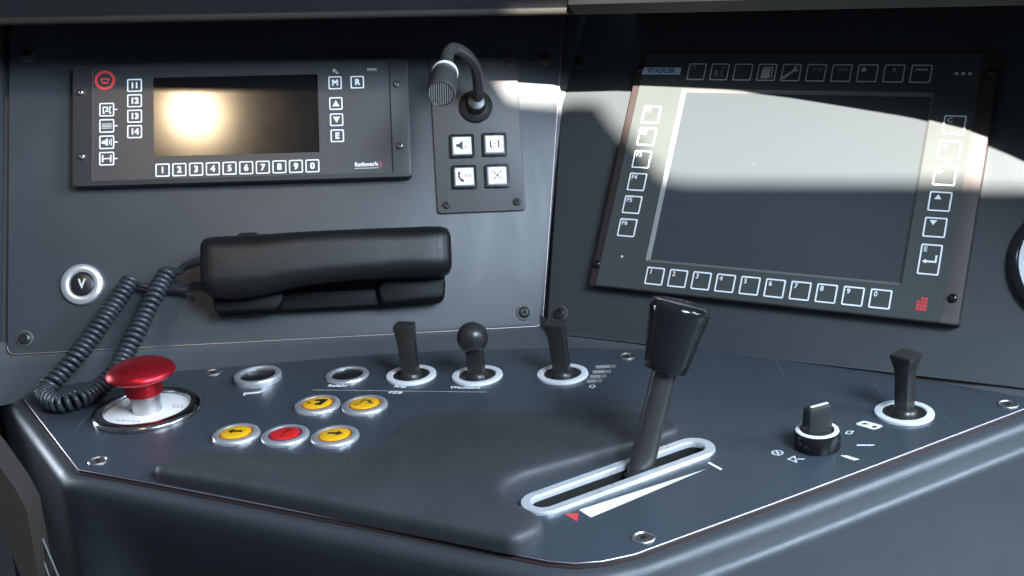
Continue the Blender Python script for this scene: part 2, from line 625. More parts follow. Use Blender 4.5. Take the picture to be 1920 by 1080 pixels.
# cove between the upright panels and the desk plate
def lerp_list(pts, n):
    pts = [Vector(p) for p in pts]
    d = [0.0]
    for i in range(1, len(pts)):
        d.append(d[-1] + (pts[i] - pts[i - 1]).length)
    out = []
    for i in range(n):
        s = d[-1] * i / (n - 1)
        k = 1
        while k < len(pts) - 1 and d[k] < s:
            k += 1
        t = (s - d[k - 1]) / max(1e-9, d[k] - d[k - 1])
        out.append(pts[k - 1].lerp(pts[k], t))
    return out


def world_pts(F, pts):
    return [F @ (Vector(p) * MM) for p in pts]


panL = world_pts(FL, [(-300, -113, PL - 3), (232, -105, PL - 3)])
panR = world_pts(FRR, [(-189, -145, PR - 3), (340, -137, PR - 3)])
dskL = world_pts(FD, [(x, y - 3, PD - 3.2) for x, y in [(-470, 112)] + PLATE_REAR[:7] + [(46, 150)]])
dskR = world_pts(FD, [(x, y - 3, PD - 3.2) for x, y in [(46, 150)] + PLATE_REAR[7:] + [(420, -60)]])
top = lerp_list(panL, 30) + lerp_list(panR, 30)
bot = lerp_list(dskL, 30) + lerp_list(dskR, 30)
rows = []
for a, b in zip(top, bot):
    up = Vector((0, 0.004, 0.010))
    mid = a.lerp(b, 0.5) - Vector((0, -0.001, 0.0012))
    rows.append([tuple(a + up), tuple(a), tuple(a.lerp(mid, 0.5) - Vector((0, 0, 0.0006))), tuple(mid), tuple(b), tuple(b + Vector((0, -0.006, -0.0012)))])
struct('console_cove', MB().loft(rows, None, False, False, closed=False), 'cove_paint', Matrix(), smooth=60, scale=1.0)

# upright instrument panels
lp = round_poly([(-222.0, 190.0), (-219.7, -112.2), (235.3, -106.0), (272.0, 190.0)], [2, 7, 7, 2])
panel_left = struct('panel_left', MB().prism(lp, PL - 4, PL), 'panel_paint', FL, bevel=0.7)
rp = round_poly([(-249.0, 185.0), (-191.0, -146.3), (380.0, -137.5), (380.0, 185.0)], [2, 4, 4, 2])
panel_right = struct('panel_right', MB().prism(rp, PR - 4, PR), 'panel_paint_right', FRR, bevel=0.7)
part('edge_seal', MB().prism(offset(ccw(lp), -1.6), PL - 6, PL - 3.0), 'edge_brown', panel_left)
part('edge_seal', MB().prism(offset(ccw(rp), -1.8), PR - 6, PR - 3.0), 'edge_brown', panel_right)
lr = [(x, y, PL - 0.9) for x, y in lp if (x > 200 or y < -80)]
part('edge_trim', MB().tube(lr, 0.6, 6), 'plate_edge', panel_left)
bk = MB().box(-300, 300, -140, 200, PL - 12, PL - 7)
struct('panel_backing', bk, 'body_paint', FL)
post = MB().prism(rrect(80, 420, 6, 4, -266.5, 20), PL - 20, PL + 9)
part('frame_post', post, 'body_paint', panel_left, bevel=2.0, seg=3)

struct('cab_floor', MB().box(-1500, 1500, -1600, 900, -760, -740), 'frame_dark', Matrix(), smooth=0)
struct('wall_left', MB().box(-660, -640, -300, 700, -740, -40), 'frame_dark', Matrix(), smooth=0)

# hood over the panels
LIP = [(-0.75, 0.183, 0.2815), (-0.30, 0.187, 0.2818), (0.0, 0.2005, 0.2821), (0.041, 0.1965, 0.2822), (0.1, 0.166, 0.2824),
       (0.149, 0.133, 0.2826), (0.193, 0.103, 0.2828), (0.2315, 0.0703, 0.2830), (0.268, 0.0356, 0.2831),
       (0.3145, -0.0092, 0.2834), (0.3505, -0.0526, 0.2835), (0.3747, -0.0897, 0.2837), (0.42, -0.170, 0.284), (0.47, -0.270, 0.2845)]


def hood_sweep(pts, prof):
    rings = []
    P = [Vector(p) for p in pts]
    for i, p in enumerate(P):
        a, b = P[max(0, i - 1)], P[min(len(P) - 1, i + 1)]
        t = (b - a)
        t.z = 0
        t.normalize()
        n = Vector((-t.y, t.x, 0))
        rings.append([tuple(p + n * o + Vector((0, 0, z))) for o, z in prof])
    return rings


hood_left_prof = [(0.40, 0.0005), (0.004, 0.0), (0.004, 0.0068), (0.0055, 0.0075), (0.0060, 0.010), (0.012, 0.030), (0.03, 0.060), (0.40, 0.075)]
bead_prof = [(0.0045, 0.0), (0.0012, 0.0006), (0.0, 0.0025), (0.0008, 0.0056), (0.0042, 0.0066)]
hood_right_prof = [(0.40, 0.0005), (0.001, 0.0), (-0.0110, 0.0080)]
wing_top_prof = [(-0.0110, 0.0079), (-0.0112, 0.0092), (-0.004, 0.030), (0.015, 0.060), (0.40, 0.075)]
left_pts = [tuple(p) for p in lerp_list(LIP[:4], 22)]
right_pts = [tuple(p) for p in lerp_list(LIP[3:], 40)]
hood = struct('hood', MB().loft(hood_sweep(left_pts, hood_left_prof), None, True, True, closed=False), 'hood_vinyl', Matrix(), smooth=30, scale=1.0)
part('lip_bead', MB().loft(hood_sweep(left_pts, bead_prof), None, True, True, closed=False), 'lip_vinyl', hood, smooth=50, scale=1.0)
part('right_wing', MB().loft(hood_sweep(right_pts, hood_right_prof), None, True, True, closed=False), 'wing_vinyl_brightened', hood, smooth=30, scale=1.0)
part('right_wing_top', MB().loft(hood_sweep(right_pts, wing_top_prof), None, True, True, closed=False), 'hood_vinyl', hood, smooth=30, scale=1.0)  # darker vinyl than the chamfer, to hold down the sunlit upper face

# unseen board added behind the driver's place; its opening shapes the sun patch
open_poly = [(-0.1378, 0.0498), (-0.1041, 0.0464), (-0.0974, 0.0490), (-0.0764, 0.0416), (-0.0681, 0.0223), (-0.0545, -0.0043),
             (-0.0422, -0.0308), (-0.0274, -0.0383), (0.0887, -0.0727), (0.1299, -0.0852), (0.27, -0.127), (0.27, 0.0655), (-0.147, 0.0655)]
su = Vector((0, 0, 1)).cross(SUN_DIR).normalized()
if su.x < 0:
    su = -su
sv = SUN_DIR.cross(su)
if sv.z < 0:
    sv = -sv
FW = frame(PATCH + SUN_DIR * 1.6, su, sv, su.cross(sv))
struct('sunbeam_mask', MB().holed([(-0.55, -0.5), (0.62, -0.5), (0.62, 0.5), (-0.55, 0.5)], [open_poly], -0.006, 0.006), 'frame_dark', FW, smooth=0, scale=1.0)

# ------------------------------------------------------------------ small shared pieces
def screw_desk(x, y):
    s = part('screw', MB().lathe([(7.0, 0.0), (7.0, 0.6), (6.6, 1.0), (5.9, 1.0), (5.2, 0.3), (4.6, 0.25), (0, 0.3)], 32), 'stem_steel', desk_plate, T(x, y, PD))
    part('socket', MB().prism(circle(2.3, 6), 0.3, 0.5), 'print_black', s, smooth=0)


for x, y in [(-261.8, 149.0), (-307.3, -7.4), (77.1, 125.4), (328.7, -9.2), (61.6, -158.7)]:
    screw_desk(x, y)


def screw_head(parent, x, y, z, r=5.2, washer=True, material='satin_black', sock='void_black', rot=0):
    mb = MB()
    if washer:
        mb.lathe([(r + 1.9, 0.0), (r + 1.9, 0.9), (r + 1.5, 1.1), (r, 1.1)], 32)
    w = part('screw', MB().lathe([(r, 0.2), (r, 1.6), (r * 0.92, 2.6), (r * 0.7, 3.3), (r * 0.5, 3.5), (r * 0.46, 2.4), (0, 2.4)], 28), material, parent, T(x, y, z))
    if washer:
        part('washer', mb, 'intercom_plate', w)
    part('socket', MB().prism(circle(r * 0.42, 6), 2.4, 2.6), sock, w, T(0, 0, 0, rot), smooth=0)
    return w


for x, y in [(-205.4, -99.2), (220.0, -93.6), (-206.8, 152.0), (250.0, 138.3)]:
    screw_head(panel_left, x, y, PL)
for x, y in [(-182.1, -128.0), (-219.0, 106.4)]:
    screw_head(panel_right, x, y, PR, r=5.4)

# ------------------------------------------------------------------ printed marks on the desk plate
PZ = PD


def mark(name, mb, material='print_white', label=None):
    return part(name, mb, material, desk_plate, label=label, smooth=0)


def poly_mark(mb, pts, z=PD + 0.12):
    p = ccw(pts)
    mb.add([(x, y, z) for x, y in p], [tuple(range(len(p)))])
    return mb


def bar(mb, x0, y0, x1, y1, w, z=PD + 0.12):
    d = Vector((x1 - x0, y1 - y0)).normalized()
    n = Vector((-d.y, d.x)) * w / 2
    return poly_mark(mb, [(x0 + n.x, y0 + n.y), (x0 - n.x, y0 - n.y), (x1 - n.x, y1 - n.y), (x1 + n.x, y1 + n.y)], z)


def loop(mb, pts, w, z=PD + 0.12):
    p = ccw(pts)
    q = offset(p, w)
    k = len(p)
    mb.add([(x, y, z) for x, y in p] + [(x, y, z) for x, y in q], [(i, (i + 1) % k, k + (i + 1) % k, k + i) for i in range(k)])
    return mb


ROW = -11.0     # the row of switches runs slightly downhill to the right
mark('lettering', text_mb('Befehl', 6.0, -152.8, 103.2, 0.16, 1.05, PZ, rot=ROW), label='white word Befehl under the small silver ring')
mark('lettering', text_mb('Frei', 6.0, -102.4, 93.0, 0.16, 1.05, PZ, rot=ROW))
mark('lettering', text_mb('PZB', 6.0, -105.0, 82.0, 0.18, 1.05, PZ, rot=ROW))
mark('lettering', text_mb('Wachsam', 6.0, -51.2, 83.2, 0.16, 1.0, PZ, rot=ROW))
mark('underline', bar(MB(), -172.2, 98.2, -34.3, 71.6, 0.55), 'print_grey')
h = MB()
poly_mark(h, [(-226.5, 101.5), (-226.0, 95.5), (-224.4, 95.3), (-224.4, 98.0), (-214.0, 98.6), (-209.5, 103.5), (-216, 101.8), (-224.6, 101.0), (-224.9, 101.6)])
mark('horn_symbol', h)
w = MB()
poly_mark(w, [(26.0, -120.6), (32.6, -131.0), (110.3, -77.0)])
mark('power_wedge', w)
w = MB()
poly_mark(w, [(16.9, -124.6), (25.6, -124.8), (24.0, -134.8)])
mark('red_triangle', w, 'print_red')
w = MB()
bar(w, 112.9, -68.0, 119.6, -79.4, 1.9)
mark('zero_mark', w)
# headlamp dimming steps
for i, (x, y) in enumerate([(63.4, 107.2), (58.8, 97.2), (54.6, 88.2), (50.4, 79.6)]):
    m = MB()
    loop(m, [(x + 1.6 * math.cos(t) + 1.4, y + 2.6 * math.sin(t)) for t in [k * math.pi / 8 for k in range(16)]], 0.5)
    n = 5 - i
    for k in range(4):
        bar(m, x - 1.2, y + 2.4 - 1.6 * k, x - 5.0 - 1.5 * n, y + 2.9 - 1.6 * k, 0.7)
    mark('lamp_symbol', m, 'print_grey')
m = MB()
loop(m, [(45.8 + 2.4 * math.cos(t), 69.6 + 2.9 * math.sin(t)) for t in [k * math.pi / 8 for k in range(16)]], 0.8)
mark('lamp_symbol', m)
# marks round the rotary switch
m = MB()
loop(m, circle(3.9, 24, 159.2, -60.5), 0.8)
bar(m, 159.2, -64.0, 159.2, -57.0, 0.8)
bar(m, 155.7, -60.5, 162.7, -60.5, 0.6)
mark('position_symbol', m)
m = MB()
loop(m, [(163.6, -70.4), (169.4, -66.2), (168.6, -76.6)], 0.8)
bar(m, 169.6, -71.2, 174.5, -71.8, 0.9)
mark('position_symbol', m)
m = MB()
loop(m, round_poly([(208.5, -38.8), (212.0, -34.2), (216.0, -35.2), (212.5, -40.0)], 1.2), 0.75)
mark('position_symbol', m)
m = MB()
bar(m, 211.8, -56.6, 223.0, -58.2, 1.6)
mark('position_symbol', m)
m = MB()
for k in range(3):
    bar(m, 198.4 + 1.3 * k, -70.0 - 0.2 * k, 205.2 + 1.3 * k, -78.0 + 0.4 * k, 1.15)
mark('position_symbol', m)
m = MB()
poly_mark(m, round_poly([(219.0, -24.6), (226.5, -20.0), (237.5, -30.5), (229.5, -35.8)], 3))
ws = mark('wiper_symbol', m)
m = MB()
poly_mark(m, [(222.6, -25.5), (226.2, -23.4), (228.6, -27.0), (225.0, -26.6)], PD + 0.2)
poly_mark(m, [(228.0, -32.4), (230.4, -29.2), (233.4, -30.2), (231.4, -32.6)], PD + 0.2)
part('wiper_detail', m, 'desk_paint', ws, smooth=0)

# ------------------------------------------------------------------ hand rest pad
PADT = 12.4
pad_pts = [(-255.0, -45.5, 11), (-195.0, -76.0, 12), (-135.4, -106.6, 12.4), (-76.0, -137.4, 12.4), (-18.0, -167.5, 12.4), (-11.0, -168.2, 12.4), (-2.8, -162.5, 12), (2.9, -156.0, 12), (4.1, -149.0, 12), (1.4, -140.5, 12),
           (-7.1, -130.1, 12), (-16.0, -118.6, 12), (-20.2, -107.5, 12), (-16.9, -97.5, 12), (-6.7, -87.8, 12), (33.6, -66.8, 11), (93.4, -33.7, 9.5), (99.6, -26.0, 9),
           (98.5, -10.0, 6), (90.0, 4.0, 4), (76.0, 13.0, 3), (8.3, 26.0, 2.4), (-56.8, 37.0, 2.2), (-76.0, 38.0, 2.2), (-88.0, 31.0, 2.2), (-95.0, 18.0, 2.2),
           (-101.0, 2.0, 2.2), (-109.0, -12.0, 2.2), (-118.0, -18.0, 2.4), (-131.0, -21.0, 2.6), (-162.0, -19.0, 3), (-211.6, -11.5, 3.4), (-234.0, -11.0, 4), (-245.5, -17.0, 6), (-252.5, -31.0, 9)]
pad = ccw(smooth_loop([p[:2] for p in pad_pts], 190))


def pad_height(x, y):
    a = b = 0.0
    for i in range(len(pad_pts)):
        x0, y0, t0 = pad_pts[i - 1]
        x1, y1, t1 = pad_pts[i]
        for f_ in (0.0, 0.5):
            px, py, tt = x0 + (x1 - x0) * f_, y0 + (y1 - y0) * f_, t0 + (t1 - t0) * f_
            w_ = math.hypot(x1 - x0, y1 - y0) / (((px - x) ** 2 + (py - y) ** 2) + 30.0) ** 1.3
            a += w_ * tt
            b += w_
    return a / b


rest = thing('hand_rest', FD, 0, 0, PD, 'soft dark grey palm rest with stepped rear edge beside the long lever slot', 'palm rest')
pm = MB()
prs = [[(x, y, 0.05) for x, y in pad]]
for ins, k in ((0.0, 0.45), (0.35, 0.62), (1.2, 0.78), (2.6, 0.90), (4.6, 0.97), (7.0, 1.0)):
    q = offset(pad, ins)
    prs.append([(x, y, max(0.3, pad_height(x, y) * k)) for x, y in q])
pm.loft(prs, None, True, False)
inner_loop = [Vector((p[0], p[1])) for p in prs[-1]]
nb = len(inner_loop)
cand = []


def inside(x, y, poly):
    r = False
    for i in range(len(poly)):
        a, b = poly[i - 1], poly[i]
        if (a[1] > y) != (b[1] > y) and x < (b[0] - a[0]) * (y - a[1]) / (b[1] - a[1]) + a[0]:
            r = not r
    return r


deep = offset(pad, 10.0)
for ix in range(-252, 104, 7):
    for iy in range(-168, 42, 7):
        if inside(ix, iy, deep):
            cand.append(Vector((ix + 0.3 * (iy % 3), iy)))
from mathutils.geometry import delaunay_2d_cdt
dv, de, df, _, _, _ = delaunay_2d_cdt(inner_loop + cand, [], [list(range(nb))], 1, 1e-4)
pm.add([(p.x, p.y, pad_height(p.x, p.y)) for p in dv], [tuple(f_) for f_ in df])
cush = pm.mesh('cushion', smooth=60)
part('cushion', cush, 'pad_rubber', rest)

# ------------------------------------------------------------------ desk controls
def ring_prof(mb, ro, ri, z0, z1, ch=0.8, n=56):
    return mb.lathe([(ro, z0), (ro, z1 - ch), (ro - ch * 0.3, z1 - ch * 0.3), (ro - ch, z1), (ri + ch * 0.6, z1), (ri, z1 - ch * 0.6), (ri, z0)], n)


def open_lathe(prof, n=56):
    """surface of revolution without caps"""
    mb = MB()
    rings = [[(r * math.cos(2 * math.pi * i / n), r * math.sin(2 * math.pi * i / n), z) for i in range(n)] for r, z in prof]
    return mb.loft(rings, None, False, False)


def ring_mesh(ro, ri, z1, ch=0.9, n=56):
    return open_lathe([(ro, 0.0), (ro, z1 - ch), (ro - ch * 0.3, z1 - ch * 0.3), (ro - ch, z1), (ri + ch * 0.6, z1), (ri, z1 - ch * 0.6), (ri, 0.0)], n)


def push_button(x, y, label, lens, icon):
    t = thing('push_button', FD, x, y, PD, label, 'push button', 'silver-rimmed push buttons in two rows on the desk')
    part('bezel', open_lathe([(17.4, 0), (17.4, 1.2), (16.8, 2.4), (15.2, 3.3), (13.4, 3.5), (12.4, 3.1), (12.1, 2.2), (12.1, 0)]), 'aluminium', t)
    edge_m = 'lens_edge' if lens == 'lens_yellow' else 'lens_red_edge'
    part('lens_rim', open_lathe([(12.1, 2.2), (11.8, 2.8), (10.9, 3.0)]), edge_m, t)
    c = part('lens', MB().lathe([(10.9, 1.0), (10.9, 3.0), (10.2, 3.5), (6.0, 3.9), (0, 4.0)], 40), lens, t)
    m = MB()
    for p in icon:
        poly_mark(m, p, 4.08)
    part('symbol', m, 'print_black', c, T(0, 0, 0, -10), smooth=0)
    return t


arrow_l = [[(-6.0, 0.0), (-1.6, 3.9), (-1.6, 1.4), (5.2, 1.4), (5.2, -1.4), (-1.6, -1.4), (-1.6, -3.9)]]
arrow_r = [[(-x, y) for x, y in arrow_l[0]]]
excl = [[(0.8, 6.5), (3.0, 6.0), (-0.4, -2.6), (-1.2, -2.2)], [(-1.2, -4.2), (0.6, -4.6), (0.2, -6.2), (-1.6, -5.8)]]
hand = [[(-7.2, -3.0), (-4.4, -3.2), (-4.2, -1.0), (-7.0, -0.8)], [(-2.2, 4.2), (5.4, 5.4), (7.6, 4.0), (4.6, -5.8), (-0.4, -5.2), (-0.6, -2.6), (2.0, -2.2), (2.4, 1.2), (-2.6, 1.6)]]
pant = [[(-7.4, -4.4), (-3.0, -5.0), (-2.8, -3.8), (-7.2, -3.2)], [(-3.8, -2.4), (-2.6, -2.6), (-1.4, 2.6), (3.2, 2.2), (2.6, -1.0), (7.2, -2.6), (7.6, -1.4), (4.4, 0.2), (4.8, 4.2), (-2.4, 4.8)], [(-6.0, -0.6), (-4.6, -0.8), (-4.4, 0.6), (-5.8, 0.8)]]
push_button(-162.7, 64.7, 'yellow push button with a heavy black wedge pictogram, upper row left', 'lens_yellow', hand)
push_button(-125.9, 58.4, 'yellow push button with a thin outlined bracket pictogram, upper row right', 'lens_yellow', pant)
push_button(-215.2, 20.4, 'yellow push button with a left-pointing black arrow', 'lens_yellow', arrow_l)
push_button(-178.1, 12.9, 'red push button with a black exclamation mark between two yellow arrow buttons', 'lens_red', excl)
push_button(-141.3, 6.0, 'yellow push button with a right-pointing black arrow', 'lens_yellow', arrow_r)

t = thing('indicator_ring', FD, -147.4, 122.5, PD, 'flat silver ring with an empty black centre above the word Befehl', 'indicator')
part('bezel', open_lathe([(17.5, 0), (17.5, 1.0), (16.8, 2.0), (15.4, 2.4), (13.2, 2.4), (12.6, 1.8), (12.4, 0.0)]), 'aluminium', t)
part('cap', MB().lathe([(12.5, 0.1), (12.4, 0.9), (11.5, 1.2), (0, 1.0)], 40), 'dark_cap', t)

t = thing('horn_button', FD, -220.3, 127.5, PD, 'tall-rimmed silver ring with black centre above the horn symbol', 'push button')
part('bezel', open_lathe([(19.0, 0), (19.0, 4.2), (18.5, 5.0), (17.4, 5.2), (15.0, 5.2), (14.4, 4.6), (14.2, 0.2)]), 'aluminium', t)
part('cap', MB().lathe([(14.3, 0.2), (14.2, 2.6), (13.0, 3.2), (0, 2.7)], 40), 'dark_cap', t)


def sect(w, d, z, r=1.2, cx=0.0, cy=0.0, n=3):
    return [(x, y, z) for x, y in rrect(w, d, min(r, w / 2 - 0.05, d / 2 - 0.05), n, cx, cy)]


def toggle(x, y, label, rot, kind, lean=0.0, leany=0.0, ring_mat='matt_aluminium'):
    t = thing('toggle_switch', FD, x, y, PD, label, 'toggle switch', 'black stick switches in silver rings')
    part('bezel', ring_mesh(20.0, 14.6, 2.2), ring_mat, t)
    part('well', open_lathe([(14.6, 1.2), (12.0, 0.4), (8.0, 0.2), (0.4, 0.2)]), 'satin_black', t)
    b = part('ball_joint', MB().lathe([(9.2, 0.2), (8.6, 2.4), (7.0, 4.4), (4.4, 5.8), (0, 6.2)], 32), 'satin_black', t)
    M = T(0, 0, 0, rot)
    if kind == 'paddle':
        rs = []
        for z, w, d in ((2.5, 12.8, 9.0), (20, 13.2, 9.0), (32, 13.8, 9.6), (37, 14.4, 11.0), (41.5, 15.0, 12.6), (43.4, 15.2, 13.0), (43.9, 14.6, 12.4)):
            rs.append(sect(w, d, z, 0.9, lean * z / 44 + (1.0 if z > 36 else 0) * lean * 0.2, leany * z / 44))
        part('stick', MB().loft(rs), 'satin_black', t, M, smooth=40)
        part('side_groove', MB().loft([[(x, y, z) for x, y in rrect(0.5, 3.0, 0.2, 1, 6.75 + lean * z / 44 + (0.45 if z > 30 else 0), leany * z / 44)] for z in (9, 20, 31)]), 'void_black', t, M, smooth=0)
    elif kind == 'flare':
        rs = []
        for z, w in ((2.5, 10.2), (24, 10.4), (31, 10.8), (36, 12.4), (40, 14.6), (43.4, 16.0), (44.4, 15.6)):
            rs.append(sect(w, w, z, 0.9, lean * z / 44, leany * z / 44))
        part('stick', MB().loft(rs), 'satin_black', t, M, smooth=40)
    else:
        rs = [sect(12.8, 9.4, z, 1.0, lean * z / 32, leany * z / 32) for z in (2.5, 12, 24)]
        s = part('stick', MB().loft(rs), 'satin_black', t, M, smooth=40)
        k = part('ball_knob', MB().lathe([(12.3 * math.sin(math.radians(a)), 33 - 12.3 * math.cos(math.radians(a))) for a in (20, 35, 50, 65, 80, 95, 110, 125, 140, 155, 168)] + [(0, 45.3)], 36), 'satin_black', t, T(lean, leany, 0))
        for j in range(4):
            zz = 27.2 + 2.3 * j
            rr = math.sqrt(12.3 ** 2 - (zz - 33) ** 2)
            arc = [(rr * math.sin(math.radians(a)) * 1.0, -rr * math.cos(math.radians(a)), zz) for a in range(-18, 23, 5)]
            part('grip_rib', MB().tube(arc, 0.42, 6), 'satin_black', k)
    return t


toggle(-95.2, 113.7, 'black stick switch with a squared hammer-shaped tip above the word Frei', -14, 'paddle', lean=-1.5)
toggle(-42.4, 103.9, 'black ball-topped stick switch above the word Wachsam', -12, 'ball', lean=-1.2)
toggle(24.3, 95.7, 'black stick switch leaning left beside the headlamp dimming symbols', -14, 'paddle', lean=-3.4, leany=0.6)
toggle(256.0, -13.2, 'stick switch with flared square tip, alone at the right beside the wiper symbol', 40, 'flare', ring_mat='matt_aluminium')

# rotary selector
t = thing('rotary_switch', FD, 186.4, -54.5, PD, 'black rotary selector switch with a white ring and raised grip', 'rotary switch')
part('base', MB().lathe([(14.9, 0), (15.2, 0.6), (15.2, 10.5), (14.8, 11.6), (14.2, 12.0), (11.0, 12.0)], 48), 'gloss_black', t)
part('collar_ring', open_lathe([(14.2, 11.9), (13.9, 12.5), (13.2, 12.7), (11.2, 12.7), (10.9, 12.0)]), 'print_white', t)
g = part('grip', MB().loft([sect(18.6, 9.0, 12.0, 1.2), sect(18.0, 8.4, 20, 1.2), sect(17.2, 7.6, 28.4, 1.2), sect(16.4, 6.8, 29.2, 1.0)]), 'black_plastic', t, T(0, 0, 0, 24), smooth=40)
part('pointer', MB().box(-5.2, 8.2, -1.3, 1.3, 29.0, 29.6), 'print_white', g, bevel=0.2)

# emergency stop button
t = thing('emergency_button', FD, -296.0, 77.0, PD, 'red metallic mushroom button on a silver stem in a white round plate', 'stop button')
part('base_ring', open_lathe([(41.6, 0), (41.6, 1.6), (40.8, 3.2), (38.6, 4.4), (36.0, 4.9), (34.2, 4.8), (33.2, 4.2), (32.6, 2.6), (32.4, 0.6)], 72), 'dark_chrome', t)
d = part('label_disc', open_lathe([(32.5, 0.6), (32.0, 0.9), (9.0, 0.9), (0.5, 0.9)], 64), 'white_disc', t)
m = MB()
for k in range(3):
    for q in range(3):
        bar(m, 17.5 + 3.4 * q + 0.6 * k, 7.0 - 2.6 * k - 0.6 * q, 19.9 + 3.4 * q + 0.6 * k, 6.6 - 2.6 * k - 0.6 * q, 0.7, 1.02)
part('small_print', m, 'print_pink', d, smooth=0)
m = MB()
for q in range(5):
    bar(m, -19.0 + 4.2 * q, -16.0 - 1.1 * q, -16.2 + 4.2 * q, -16.8 - 1.1 * q, 0.9, 1.02)
part('small_print', m, 'print_pink', d, smooth=0)
part('stem', MB().lathe([(11.2, 0.9), (11.2, 16)], 40), 'stem_steel', t)
part('collar', open_lathe([(9.0, 15.2), (13.4, 15.2), (14.0, 15.8), (14.2, 24.9), (15.0, 26.6), (17.5, 27.8)]), 'red_anodised', t)
part('mushroom_cap', MB().lathe([(14.0, 27.0), (17.0, 27.7), (21.6, 28.8), (25.0, 30.2), (26.3, 31.8), (26.2, 33.0), (25.0, 34.9), (22.2, 37.2), (17.6, 39.4), (11.4, 41.2), (5.0, 42.1), (0, 42.3)], 64), 'red_anodised', t)

# drive and brake lever
t = thing('lever_guide', FD, SLOT_C[0], SLOT_C[1], PD, 'long rounded silver slot frame around the main drive lever', 'lever guide', rot=SLOT_A)
N = 14
levels = [(147.5, 29.0, 0.0), (147.5, 29.0, 1.6), (146.7, 28.2, 2.3), (136.6, 18.1, 2.5), (135.0, 16.5, 2.3), (134.2, 15.7, 1.5), (134.0, 15.5, -1.6)]
part('slot_frame', MB().loft([[(x, y, z) for x, y in stadium(a, b)] for a, b, z in levels], None, False, False), 'bright_aluminium', t, smooth=40)
part('slot_well', MB().loft([[(x, y, z) for x, y in stadium(133.8, 15.3)] for z in (-1.5, -40)], None, False, True), 'void_black', t)
part('brush_seal', MB().ring(stadium(133.4, 14.9), stadium(129.0, 10.4), -14.0, -13.0), 'dark_cap', t, smooth=0)

t = thing('drive_lever', FD, 68.6, -71.4, PD, 'tall leaning black lever with a thick glossy knob rising from the silver slot', 'lever', rot=SLOT_A)
slope = math.tan(math.radians(17.6))
SH = Matrix(((1, 0, slope, 0), (0, 1, 0.0, 0), (0, 0, 1, 0), (0, 0, 0, 1)))
LT = Matrix.Rotation(math.radians(19.3), 4, 'Y')
part('shaft', MB().loft([[(w * math.cos(a), dd * math.sin(a), z) for a in [k * math.pi / 14 for k in range(28)]] for z, w, dd in ((-16, 9.6, 6.0), (0, 9.6, 6.2), (14, 9.4, 6.8), (40, 8.8, 7.2), (60, 8.4, 7.4), (76, 8.4, 7.4))], LT), 'lever_grey', t, smooth=60)
part('knob', MB().lathe([(12.2, 67.0), (13.6, 67.4), (14.2, 68.6), (14.8, 73), (16.4, 84), (18.2, 96), (19.4, 103.5), (20.0, 106.6), (19.8, 108.8), (18.8, 110.6), (17.0, 111.7), (14.4, 112.2), (0, 112.9)], 48, LT), 'gloss_black', t, smooth=50)
part('boot_edge', MB().ring([(x * 1.0, y) for x, y in rrect(22, 12.8, 4, 5)], [(x, y) for x, y in rrect(18.6, 11.8, 4, 5)], -3.5, -2.0), 'black_plastic', t, smooth=0)

# ------------------------------------------------------------------ left panel: radio unit
radio = thing('radio_unit', FL, 0, 0, PL, 'wide black radio control unit with small display and numbered keys', 'radio')
part('housing', MB().prism(round_poly([(-164.4, 29.0), (126.4, 29.0), (126.4, 137.5), (-164.4, 137.5)], 4), 0, 11.6), 'radio_black', radio, bevel=0.8)
DISP = (-95.6, 46.8, 53.2, 124.4)
fp = round_poly([(-146.4, 33.0), (109.2, 33.0), (109.2, 134.5), (-146.4, 134.5)], 1.2)
part('keypad_foil', MB().holed(fp, [[(DISP[0], DISP[2]), (DISP[1], DISP[2]), (DISP[1], DISP[3]), (DISP[0], DISP[3])]], 11.5, 12.0), 'radio_foil', radio, smooth=0)
part('foil_groove', MB().box(109.3, 110.4, 33.5, 134, 11.55, 11.75), 'void_black', radio, smooth=0)
part('foil_edge', MB().box(-147.6, -146.5, 33.5, 134, 11.55, 11.8), 'intercom_plate', radio, smooth=0)
part('display', MB().box(DISP[0] + 0.2, DISP[1] - 0.2, DISP[2] + 0.2, DISP[3] - 0.2, 11.0, 11.75), 'radio_glass', radio, smooth=0)
MESH_CACHE = {}


def key(parent, x, y, z, w, h, legend=None, lw=1.1, ink='print_white', legend_ink=None, pad_mat='key_foil', tick=False, r=1.2):
    ck = (round(w, 2), round(h, 2), lw, ink, pad_mat)
    if ck not in MESH_CACHE:
        a = MB().prism(rrect(w, h, r, 3), 0.0, 0.35).mesh('key', bevel=0.1, seg=1)
        a.materials.append(MATS[pad_mat])
        o = rrect(w - 0.5, h - 0.5, r, 3)
        i = rrect(w - 0.5 - 2 * lw, h - 0.5 - 2 * lw, max(0.3, r - lw * 0.6), 3)
        b = MB().ring(o, i, 0.3, 0.45).mesh('key_outline', smooth=0)
        b.materials.append(MATS[ink])
        MESH_CACHE[ck] = (a, b)
    a, b = MESH_CACHE[ck]
    k = link_obj('key', a, parent, T(x, y, z))
    link_obj('key_outline', b, k)
    if legend is not None:
        part('legend', legend, legend_ink or ink, k, smooth=0)
    if tick:
        part('tick', MB().box(w / 2 - 0.2, w / 2 + 2.4, -0.5, 0.5, 0.1, 0.35), ink, k, smooth=0)
    return k


KZ = 0.42


def km(polys, z=KZ + 0.08):
    m = MB()
    for p in polys:
        poly_mark(m, p, z)
    return m


